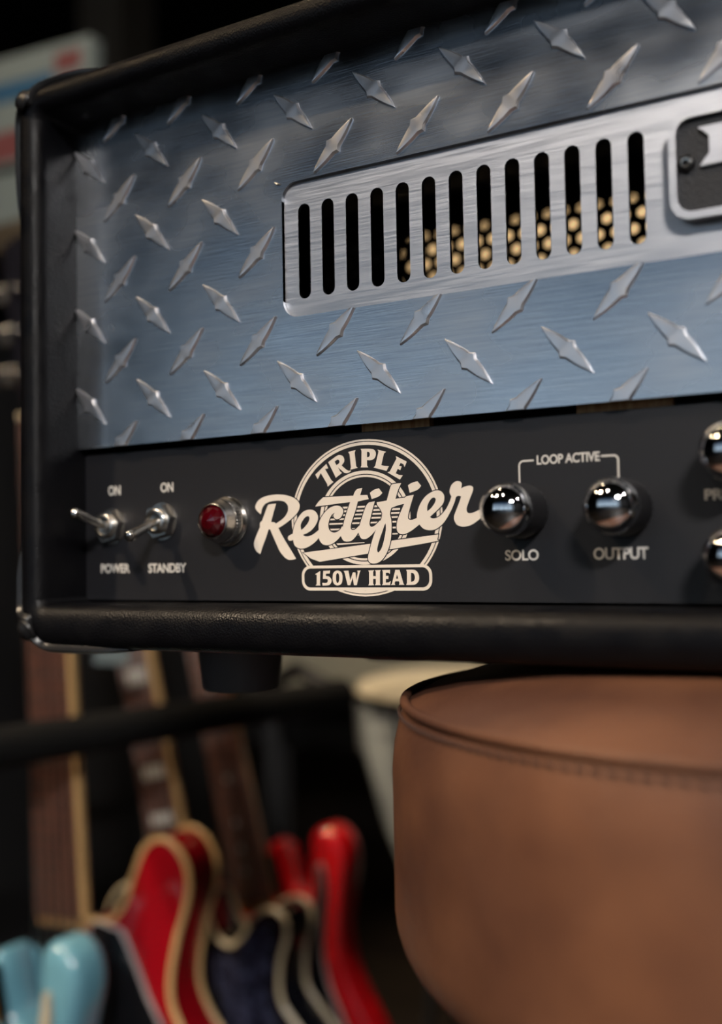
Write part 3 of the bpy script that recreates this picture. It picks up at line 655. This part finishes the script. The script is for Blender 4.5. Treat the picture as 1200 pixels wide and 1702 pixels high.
def arc(cx, cz, r, a0, a1, n=6): return [(cx + r * math.cos(math.radians(a0 + (a1 - a0) * k / n)), cz + r * math.sin(math.radians(a0 + (a1 - a0) * k / n))) for k in range(n + 1)]
pr('bracket_line', fill2d([[flat_line([(0.1994, -0.1500)] + arc(0.2012, -0.1408, 0.0018, 180, 90) + [(0.2054, -0.1390)], 0.0007)]], LV[1]), M['print2'])
pr('bracket_line', fill2d([[flat_line([(0.2318, -0.1390)] + arc(0.2364, -0.1408, 0.0018, 90, 0) + [(0.2382, -0.1500)], 0.0007)]], LV[1]), M['print2'])

# knobs: knurled black barrel and chrome dome
def knurl(n=56, rows=9, r0=0.0103, r1=0.0099, h0=0.0012, h1=0.0172):
    vs, fs = [], []
    for j in range(rows * 2 + 1):
        h = h0 + (h1 - h0) * j / (rows * 2); r = r0 + (r1 - r0) * j / (rows * 2)
        for i in range(n):
            d = 0.00042 if (i + j) % 2 == 0 and 0 < j < rows * 2 else 0.0
            a = 2 * math.pi * i / n
            vs.append(((r + d) * math.cos(a), -h, (r + d) * math.sin(a)))
    fs = grid_faces(rows * 2 + 1, n); fs.append(tuple(range(n))); k = rows * 2 * n; fs.append(tuple(range(k, k + n)))
    bm = bmesh.new(); me = mesh(vs, fs); bm.from_mesh(me); return bm_mesh(bm)
kn_me = knurl(); kn_me.materials.append(M['knob'])
dome_prof = [(0.0098, -0.0168), (0.0101, -0.0172), (0.0101, -0.0180)] + [(0.0100 * math.cos(math.radians(a)), -0.0180 - 0.0080 * math.sin(math.radians(a))) for a in range(4, 91, 6)] + [(0.0, -0.0260)]
dm_me = lathe(dome_prof, 64, 'Y', cap=False, smooth=60); dm_me.materials.append(M['chrome'])
skirt_me = lathe([(0.0, 0.0), (0.0102, 0.0), (0.0102, -0.0012), (0.0, -0.0012)], 48, 'Y', cap=False); skirt_me.materials.append(M['knob'])
for kx, kz in ((0.2007, -0.1583), (0.2403, -0.1585), (0.2808, -0.1414), (0.2808, -0.1769), (0.330, -0.1414), (0.330, -0.1769), (0.379, -0.1414), (0.379, -0.1769)):
    kb = obj('control_knob', kn_me, None, amp, AO + Vector((kx, YP, kz)))
    obj('dome', dm_me, None, kb); obj('skirt', skirt_me, None, kb)

# toggle switches
def hexnut(r, h0, h1):
    hx = [(r * math.cos(math.radians(60 * i + 12)), r * math.sin(math.radians(60 * i + 12))) for i in range(6)]
    me = fill2d([[hx, [(0.0055 * math.cos(2 * math.pi * i / 32), 0.0055 * math.sin(2 * math.pi * i / 32)) for i in range(32)]]], -h1, h1 - h0)
    bm = bmesh.new(); bm.from_mesh(me); bmesh.ops.remove_doubles(bm, verts=bm.verts[:], dist=1e-6)
    for v in bm.verts:                                   # chamfered corners on the front face
        rr = math.hypot(v.co.x, v.co.z)
        if rr > r * 0.95 and v.co.y < -h1 + 1e-5: v.co.x *= 0.93; v.co.z *= 0.93
    return bm_mesh(bm)
def toggle(x, z, dz, L_):
    r = obj('toggle_switch', lathe([(0.0058, -0.0005), (0.0058, -0.0062), (0.0053, -0.0066), (0.0044, -0.0066), (0.0040, -0.0050), (0.0, -0.0046)], 40, 'Y', cap=False), M['nickel'], amp, AO + Vector((x, YP, z)))
    obj('washer', lathe([(0.0, 0.0), (0.0088, 0.0), (0.0088, -0.0008), (0.0, -0.0008)], 40, 'Y', cap=False), M['nickel'], r)
    nt = obj('hex_nut', hexnut(0.0088, 0.0006, 0.0046), M['nickel'], r)
    tip = Vector((0, -L_, dz)); d = tip - Vector((0, -0.0045, 0))
    pts = [Vector((0, -0.0045, 0)) + d * t for t in (0, 0.25, 0.55, 0.80, 0.92, 0.98, 1.0, 1.03)]
    obj('lever', tube(pts, [0.0018, 0.0019, 0.0022, 0.0026, 0.0027, 0.0025, 0.0021, 0.0007], 20), M['nickel'], r)
toggle(-0.0112, -0.1580, 0.0062, 0.0262)
toggle(0.0207, -0.1566, -0.0075, 0.0240)

# red jewel lamp
jw = obj('pilot_lamp', lathe([(0.0, 0.0), (0.0113, 0.0), (0.0113, -0.0012), (0.0100, -0.0024), (0.0098, -0.0030), (0.0, -0.0030)], 56, 'Y', cap=False), M['nickel'], amp, AO + Vector((0.0590, YP, -0.1579)))
vs = []; n = 80
for h, rr in ((-0.003, 0.0097), (-0.0033, 0.0099), (-0.0062, 0.0099), (-0.0065, 0.0096)):
    for i in range(n):
        a = 2 * math.pi * i / n; r2 = rr - (0.00035 if i % 2 else 0); vs.append((r2 * math.cos(a), h, r2 * math.sin(a)))
obj('knurled_band', mesh(vs, grid_faces(4, n)), M['nickel'], jw)
obj('bezel', lathe([(0.0096, -0.0064), (0.0090, -0.0072), (0.0086, -0.0105), (0.0080, -0.0118), (0.0074, -0.0120), (0.0071, -0.0112), (0.0071, -0.0095)], 56, 'Y', cap=False), M['nickel'], jw)
vs = []; rr_ = [(0.0071, -0.0108, 0), (0.0060, -0.0132, 0.5), (0.0036, -0.0150, 0), (0.0, -0.0160, 0)]
for r2, h, ph in rr_:
    for i in range(12):
        a = 2 * math.pi * (i + ph) / 12; vs.append((r2 * math.cos(a), h, r2 * math.sin(a)))
bm = bmesh.new(); me = mesh(vs, grid_faces(4, 12)); bm.from_mesh(me); bmesh.ops.remove_doubles(bm, verts=bm.verts[:], dist=1e-6); bmesh.ops.triangulate(bm, faces=bm.faces[:])
obj('jewel_lens', bm_mesh(bm), M['red_lens'], jw)

# ------------------------------------------------------------------ guitars
CR = Vector((0.8665, 0.4989, 0)).normalized(); CF = Vector((-0.4979, 0.8662, 0)).normalized(); UP = Vector((0, 0, 1))
def pose(root, base, psi, lean):
    p, a = math.radians(psi), math.radians(lean)
    y = CF * math.cos(p) + CR * math.sin(p); x = CR * math.cos(p) - CF * math.sin(p)
    X = x * math.cos(a) + UP * math.sin(a); Z = UP * math.cos(a) - x * math.sin(a)
    root.matrix_world = Matrix(((X.x, y.x, Z.x, base[0]), (X.y, y.y, Z.y, base[1]), (X.z, y.z, Z.z, base[2]), (0, 0, 0, 1)))

STRAT = [(0, 0, 0), (80, 12, 0), (130, 50, 0), (155, 105, 0), (152, 165, 0), (128, 225, 0), (118, 265, 0), (128, 310, 0), (140, 350, 0), (132, 380, 0), (112, 392, 0), (92, 382, 0), (84, 355, 0), (72, 325, 0), (56, 316, 0), (44, 330, 0), (42, 365, 0), (38, 380, 0), (30, 380, 1), (29, 320, 1), (-29, 320, 1), (-30, 345, 1), (-50, 345, 0), (-66, 360, 0), (-80, 395, 0), (-98, 432, 0), (-120, 440, 0), (-136, 420, 0), (-138, 375, 0), (-122, 315, 0), (-115, 270, 0), (-122, 225, 0), (-152, 160, 0), (-163, 100, 0), (-138, 42, 0), (-85, 10, 0)]
SEMI = [(0, 0, 0), (90, 8, 0), (150, 45, 0), (185, 110, 0), (180, 165, 0), (145, 222, 0), (118, 262, 0), (113, 290, 0), (122, 328, 0), (136, 365, 0), (137, 389, 0), (127, 406, 0), (111, 413, 0), (94, 405, 0), (80, 380, 0), (68, 354, 0), (50, 338, 0), (30, 338, 1), (-30, 282, 1), (-58, 270, 0), (-92, 258, 0), (-122, 244, 0), (-142, 230, 0), (-155, 215, 0), (-172, 195, 0), (-190, 160, 0), (-195, 110, 0), (-160, 45, 0), (-90, 8, 0)]
STRAT_N = [(0, 0, 0), (75, 12, 0), (115, 50, 0), (134, 105, 0), (126, 160, 0), (108, 215, 0), (106, 260, 0), (120, 305, 0), (136, 345, 0), (134, 374, 0), (115, 390, 0), (95, 382, 0), (86, 355, 0), (74, 325, 0), (58, 314, 0), (45, 328, 0), (43, 365, 0), (39, 380, 0), (30, 380, 1), (29, 320, 1), (-29, 320, 1), (-30, 322, 1), (-46, 318, 0), (-62, 318, 0), (-78, 332, 0), (-96, 350, 0), (-116, 352, 0), (-128, 340, 0), (-128, 320, 0), (-120, 295, 0), (-115, 270, 0), (-122, 225, 0), (-152, 160, 0), (-163, 100, 0), (-138, 42, 0), (-85, 10, 0)]
SINGLE = [(0, 0, 0), (80, 8, 0), (135, 40, 0), (163, 95, 0), (157, 145, 0), (128, 190, 0), (112, 220, 0), (120, 255, 0), (136, 282, 0), (138, 300, 0), (124, 311, 0), (100, 306, 0), (76, 286, 0), (56, 278, 0), (38, 292, 0), (29, 330, 1), (-29, 330, 1), (-55, 352, 0), (-90, 352, 0), (-118, 330, 0), (-126, 292, 0), (-114, 250, 0), (-108, 222, 0), (-126, 190, 0), (-157, 145, 0), (-163, 95, 0), (-135, 40, 0), (-80, 8, 0)]

def body_mesh(loop, th, rnd):
    """solid body: front at y=0, back at y=th, edges rounded by rnd"""
    if area2(loop) < 0: loop = loop[::-1]
    rows = []
    steps = [(1.0, 0.0), (0.6, 0.08), (0.29, 0.29), (0.08, 0.6), (0.0, 1.0)]
    for ins, dp in steps: rows.append((grow(loop, -rnd * ins), rnd * dp))
    for ins, dp in reversed(steps): rows.append((grow(loop, -rnd * ins), th - rnd * dp))
    n = len(loop); vs = [(x, y, z) for lp, y in rows for x, z in lp]
    fs = grid_faces(len(rows), n); fs.append(tuple(range(n))); k = (len(rows) - 1) * n; fs.append(tuple(range(k, k + n)))
    bm = bmesh.new(); me = mesh(vs, fs); bm.from_mesh(me); return bm_mesh(bm, 50)

def guitar(name, label, outline, th, rnd, body_m, neck_m, board_z, base, psi, lean, guard=None, binding=None, inlay='dot', board_bind=None, head='six', frets_n=21, back_bind=True, size=1.0):
    r = empty(name, base, label, 'guitar', 'electric guitars in the rack')
    lp = spline_loop(outline, 0.001, 4)
    obj('body', body_mesh(lp, th, rnd), body_m, r)
    if binding:
        for yy in ((-0.0004, th + 0.0004) if back_bind else (-0.0004,)):
            l2 = grow(lp, 0.0002)
            pts = [(x, yy + (0.0022 if yy < 0.01 else -0.0022), z) for x, z in l2]
            obj('binding', tube(pts, 0.0028, 6, closed=True), binding, r)
    if guard:
        gl, gm, edge = guard
        g2 = spline_loop(gl, 0.001, 4)
        g = obj('pickguard', fill2d([[g2]], -0.0050, 0.0042), gm, r)
        if edge: obj('guard_edge', fill2d([[grow(g2, 0.0010), g2]], -0.0046, 0.0040), edge, g)
    # neck, fingerboard, frets, strings
    z0, z1 = board_z, board_z + 0.455
    def half(z): return 0.0280 + (0.0215 - 0.0280) * (z - z0) / (z1 - z0)
    hb, ht_ = half(z0), half(z1)
    vs = [];
    zz = [z0 - 0.01, z0 + 0.05, (z0 + z1) / 2, z1]
    for z in zz:
        h = half(z)
        for k in range(9):
            a = math.pi * k / 8; vs.append((h * math.cos(a), -0.002 + 0.021 * math.sin(a), z))
    fs = grid_faces(4, 9, closed=False) + [(k * 9 + 8, k * 9, (k + 1) * 9, (k + 1) * 9 + 8) for k in range(3)] + [tuple(range(9)), tuple(range(27, 36))]
    bm = bmesh.new(); me = mesh(vs, fs); bm.from_mesh(me)
    obj('neck', bm_mesh(bm, 60), neck_m, r)
    fb = fill2d([[[(-hb, z0), (hb, z0), (ht_, z1), (-ht_, z1)]]], -0.0085, 0.0068)
    board = obj('fingerboard', fb, M['rosewood'], r)
    if board_bind:
        for s in (1,):
            q = [(s * hb, z0), (s * (hb + 0.0028), z0), (s * (ht_ + 0.0028), z1), (s * ht_, z1)]
            obj('edge_binding', fill2d([[q]], -0.0085, 0.0068), board_bind, board)
    scale_l = (z1 - z0) / (1 - 2 ** (-frets_n / 12.0) ) * 0.985
    fm = tube([(-1, 0, 0), (1, 0, 0)], 0.0011, 6); fm.materials.append(M['string'])
    fz = []
    for k in range(1, frets_n + 1):
        z = z1 - scale_l * (1 - 2 ** (-k / 12.0)); fz.append(z)
        if z < z0: break
        f = obj('fret', fm, None, board, (0, -0.0088, z)); f.scale = (half(z) - 0.0005, 1, 1)
    for k in (3, 5, 7, 9, 12, 15, 17, 19):
        if k < len(fz):
            z = (fz[k - 1] + fz[k - 2]) / 2; hh = (fz[k - 2] - fz[k - 1]) * 0.36
            if inlay == 'block': obj('inlay', fill2d([[[(-half(z) * .66, z - hh), (half(z) * .66, z - hh), (half(z) * .62, z + hh), (-half(z) * .62, z + hh)]]], -0.0088, 0.0004), M['pearl'], board)
            elif inlay == 'dot': obj('inlay', lathe([(0.0, -0.0088), (0.0032, -0.0088), (0.0032, -0.0080)], 12, 'Y', (0, 0, z), cap=False), M['pearl'], board)
    for k in range(6):
        t = (k - 2.5) / 2.5
        obj('string', tube([(t * 0.0255, -0.0135, z0 - 0.17), (t * hb * 0.86, -0.0118, z0), (t * ht_ * 0.82, -0.0100, z1 + 0.004)], 0.0009, 5), M['string'], r)
    obj('bridge', box(-0.034, 0.034, -0.013, -0.0004, z0 - 0.178, z0 - 0.158, 0.002), M['nickel'], r)
    for pz in (0.035, 0.115):
        p = obj('pickup', box(-0.038, 0.038, -0.0085, 0.0, z0 - pz - 0.018, z0 - pz + 0.018, 0.003), M['guard_black'] if head == 'three' else M['ivory'], r)
    obj('nut', box(-ht_, ht_, -0.0100, -0.002, z1, z1 + 0.005, 0.0005), M['ivory'], r)
    if head == 'six': hl = [(-21, 0, 1), (-24, 30, 0), (-30, 60, 0), (-28, 120, 0), (-20, 165, 0), (5, 180, 0), (22, 168, 0), (20, 145, 0), (34, 60, 0), (34, 35, 0), (22, 15, 0), (21, 0, 1)]
    else: hl = [(-21, 0, 1), (-30, 40, 0), (-38, 110, 0), (-40, 165, 1), (-18, 172, 0), (0, 164, 0), (18, 172, 0), (40, 165, 1), (38, 110, 0), (30, 40, 0), (21, 0, 1)]
    hd = obj('headstock', fill2d([[[(x, z + z1 + 0.005) for x, z in spline_loop(hl, 0.001, 4)]]], -0.001, 0.015), neck_m if head == 'six' else M['black_lac'], r)
    for k in range(6):
        if head == 'six': px, pz = -0.018 + 0.001 * k, z1 + 0.035 + 0.025 * k; sx = -1
        else: px, pz = (-0.022 if k < 3 else 0.022), z1 + 0.045 + 0.04 * (k % 3); sx = -1 if k < 3 else 1
        tp = obj('tuner', lathe([(0.0, -0.012), (0.0032, -0.012), (0.0032, -0.001)], 12, 'Y', (px, 0, pz), cap=False), M['nickel'], hd)
        obj('tuner_button', box(px + sx * 0.016, px + sx * 0.030, 0.004, 0.010, pz - 0.007, pz + 0.007, 0.002), M['nickel'], tp)
    pose(r, base, psi, lean); r.scale = (size, size, size)
    return r

G_STRAT = [(34, 318, 0), (60, 306, 0), (78, 318, 0), (96, 350, 0), (106, 372, 0), (112, 374, 0), (114, 350, 0), (108, 310, 0), (98, 270, 0), (104, 225, 0), (126, 170, 0), (128, 120, 0), (105, 75, 0), (60, 100, 0), (0, 125, 0), (-60, 120, 0), (-75, 160, 0), (-90, 220, 0), (-88, 280, 0), (-98, 340, 0), (-105, 395, 0), (-95, 400, 0), (-75, 345, 0), (-55, 325, 0), (-34, 318, 0)]
G_SEMI = [(34, 334, 0), (58, 334, 0), (67, 330, 0), (80, 305, 0), (92, 278, 0), (106, 252, 0), (116, 222, 0), (104, 190, 0), (70, 190, 0), (40, 230, 0), (34, 280, 0)]
G_STRAT = [(34, 300, 0), (58, 286, 0), (78, 292, 0), (94, 326, 0), (102, 348, 0), (107, 346, 0), (104, 322, 0), (92, 290, 0), (82, 255, 0), (82, 215, 0), (94, 165, 0), (98, 120, 0), (85, 85, 0), (60, 100, 0), (0, 125, 0), (-60, 120, 0), (-75, 160, 0), (-90, 220, 0), (-88, 270, 0), (-92, 295, 0), (-98, 322, 0), (-90, 322, 0), (-72, 300, 0), (-55, 290, 0), (-34, 296, 0)]
G_SINGLE = [(34, 272, 0), (60, 262, 0), (86, 282, 0), (106, 297, 0), (120, 292, 0), (118, 272, 0), (102, 235, 0), (100, 205, 0), (125, 160, 0), (122, 110, 0), (90, 85, 0), (50, 110, 0), (38, 180, 0)]
guitar('electric_guitar', 'pale blue electric guitar with cream pickguard, leftmost in the rack', STRAT_N, 0.044, 0.013, M['blue'], M['maple'], 0.318, (-0.4080, 0.2950, 0.0600), 32, 9.0, guard=(G_STRAT, M['guard_cream'], None))
guitar('electric_guitar', 'cherry red semi-hollow guitar with cream bound edges beside the pale blue guitar', SEMI, 0.046, 0.004, M['cherry'], M['natural'], 0.340, (-0.4273, 0.3958, 0.0698), 26, 2.75, size=1.1, guard=(G_SEMI, M['guard_black'], M['white_edge']), binding=M['binding'], board_bind=M['binding'], head='three', inlay='none')
guitar('electric_guitar', 'black single-cutaway guitar with ivory binding and block inlays', SINGLE, 0.050, 0.004, M['black_lac'], M['natural'], 0.330, (-0.3527, 0.5538, 0.0914), 32, 13.5, guard=(G_SINGLE, M['guard_pearl'], None), binding=M['ivory'], board_bind=M['binding'], inlay='block', head='three')
guitar('electric_guitar', 'bright red double-cutaway guitar with black pickguard, rightmost in the rack', STRAT_N, 0.044, 0.013, M['red'], M['maple'], 0.318, (-0.3200, 0.6510, 0.0808), 32, 14.0, guard=(G_STRAT, M['guard_black'], M['white_edge']))

# ------------------------------------------------------------------ guitar rack
rd = (Vector((-0.356, 0.668, 0)) - Vector((-0.438, 0.309, 0))).normalized()      # along the row
rn = Vector((rd.y, -rd.x, 0))                                                     # to the right of the row
rk0 = Vector((-0.398, 0.325, 0))
rack = empty('guitar_rack', rk0, 'black padded guitar rack holding the row of guitars', 'guitar rack')
def rp(s, o, z): return rd * s + rn * o + Vector((0, 0, z))
obj('front_bar', tube([rp(-0.30, 0, 0.63), rp(0.40, 0, 0.63)], 0.019, 16), M['foam'], rack)
obj('rest_bar', tube([rp(-0.30, -0.205, 0.60), rp(0.40, -0.205, 0.60)], 0.011, 16), M['foam'], rack)
for o_ in (0.0, 0.26): obj('base_bar', tube([rp(-0.30, o_, 0.03), rp(0.40, o_, 0.03)], 0.012, 16), M['foam'], rack)
for s in (-0.30, 0.40):
    obj('end_frame', tube([rp(s, -0.205, 0.60), rp(s, -0.21, 0.30), rp(s, -0.22, 0.012), rp(s, 0.32, 0.012), rp(s, 0.26, 0.03)], 0.010, 12), M['steel_black'], rack)
    obj('end_post', tube([rp(s, -0.205, 0.60), rp(s, -0.08, 0.655), rp(s, 0.0, 0.63)], 0.010, 12), M['steel_black'], rack)

# ------------------------------------------------------------------ things behind
tg = obj('price_tag', box(-0.019, 0.019, -0.0006, 0.0006, -0.028, 0.0, 0.0002), M['paper'], None, (-0.432, 0.45, 0.715))
tg.rotation_euler = (0, 0, math.radians(25)); tag(tg, 'white card price tag hanging by the second guitar neck', 'price tag')
obj('tie', tube([(0, 0, -0.004), (0.012, 0.004, 0.06), (0.03, 0.008, 0.10)], 0.0008, 6), M['string'], tg)

dr = empty('conga_drum', (-0.280, 1.07, 0), 'white conga drum with cream head behind the stool', 'drum')
obj('shell', lathe([(0.0, 0.31), (0.116, 0.31), (0.150, 0.40), (0.182, 0.52), (0.186, 0.585)], 64, cap=False), M['shell'], dr)
obj('drum_head', lathe([(0.0, 0.612), (0.17, 0.611), (0.184, 0.607), (0.188, 0.598)], 64, cap=False), M['skin'], dr)
obj('rim', tube([(0.191 * math.cos(a), 0.191 * math.sin(a), 0.592) for a in [2 * math.pi * i / 64 for i in range(64)]], 0.0055, 10, closed=True), M['nickel'], dr)
for i in range(6):
    a = 2 * math.pi * i / 6 + 0.3; c, s = math.cos(a), math.sin(a)
    obj('lug', tube([(0.195 * c, 0.195 * s, 0.59), (0.190 * c, 0.190 * s, 0.50)], 0.004, 8), M['nickel'], dr)
for i in range(3):
    a = 2 * math.pi * i / 3; c, s = math.cos(a), math.sin(a)
    obj('leg', tube([(0.09 * c, 0.09 * s, 0.312), (0.12 * c, 0.12 * s, 0.009)], 0.008, 8), M['steel_black'], dr)

tb = empty('side_table', (-0.93, 1.90, 0), 'small black table far behind the guitars', 'table')
obj('table_top', box(-0.26, 0.26, -0.2, 0.2, 0.455, 0.48, 0.004), M['steel_black'], tb)
for sx, sy in ((-1, -1), (-1, 1), (1, -1), (1, 1)): obj('leg', box(sx * 0.24 - 0.015, sx * 0.24 + 0.015, sy * 0.18 - 0.015, sy * 0.18 + 0.015, 0, 0.455), M['steel_black'], tb)
cs = empty('storage_case', (-0.93, 1.90, 0.481), 'beige fabric case on the small black table', 'case')
obj('case_body', box(-0.24, 0.24, -0.17, 0.17, 0.0, 0.20, 0.02, 3), M['beige'], cs)
obj('lid', box(-0.245, 0.245, -0.175, 0.175, 0.201, 0.25, 0.015, 3), M['beige'], cs)
obj('handle', tube([(-0.06, -0.17, 0.12), (-0.06, -0.20, 0.13), (0.06, -0.20, 0.13), (0.06, -0.17, 0.12)], 0.008, 8), M['steel_black'], cs)
tb.rotation_euler.z = cs.rotation_euler.z = math.radians(30)

# shelf with a printed carton, left of the amplifier
sh = empty('wall_shelf', (-0.97, 0.90, 0), 'tall dark brown wooden shelf unit left of the amplifier', 'shelf')
obj('shelf_board', box(-0.20, 0.20, -0.18, 0.18, 1.265, 1.310, 0.003), M['wood_dark'], sh)
for sx in (-0.19, 0.16): obj('upright', box(sx, sx + 0.03, -0.16, 0.16, 0.0, 1.265), M['steel_black'], sh)
obj('back_board', box(-0.16, 0.16, 0.14, 0.155, 0.0, 1.265), M['steel_black'], sh)
bx = empty('carton', (-0.9235, 0.8405, 1.311), 'white printed carton with blue and red bands standing on the shelf', 'box')
obj('carton_body', box(-0.14, 0.14, -0.07, -0.04, 0.0, 0.285, 0.002), M['paper'], bx)
for x0, x1, z0, z1, m_ in ((-0.13, 0.068, 0.212, 0.243, 'print_blue'), (0.072, 0.122, 0.238, 0.268, 'print_red'), (-0.13, 0.036, 0.118, 0.165, 'print_red'), (-0.13, 0.030, 0.098, 0.110, 'wall')):
    obj('print_band', box(x0, x1, -0.0712, -0.0702, z0, z1), M[m_], bx)
bx.rotation_euler = (0, 0, math.radians(5))
struct('trim_1', box(-1.86, -1.70, 1.85, 2.0, 0, RZ), M['pillar'])

# glowing cylinder added out of view to show gold through the vent slots
wl = empty('vent_glow', (-0.34, 1.60, RZ), 'long warm glow tube added behind the amplifier to light the vent slots', 'glow tube')
lm = lathe([(0.0, -0.30), (0.045, -0.30), (0.055, -0.28), (0.055, 0.28), (0.045, 0.30), (0.0, 0.30)], 32, 'X', (0, 0, 0.437 + H - RZ), cap=False)
obj('glow_body', lm, M['warm_tube'], wl)
for sx in (-0.2, 0.2): obj('cord', tube([(sx, 0, 0), (sx, 0, 0.50 + H - RZ)], 0.003, 8), M['steel_black'], wl)
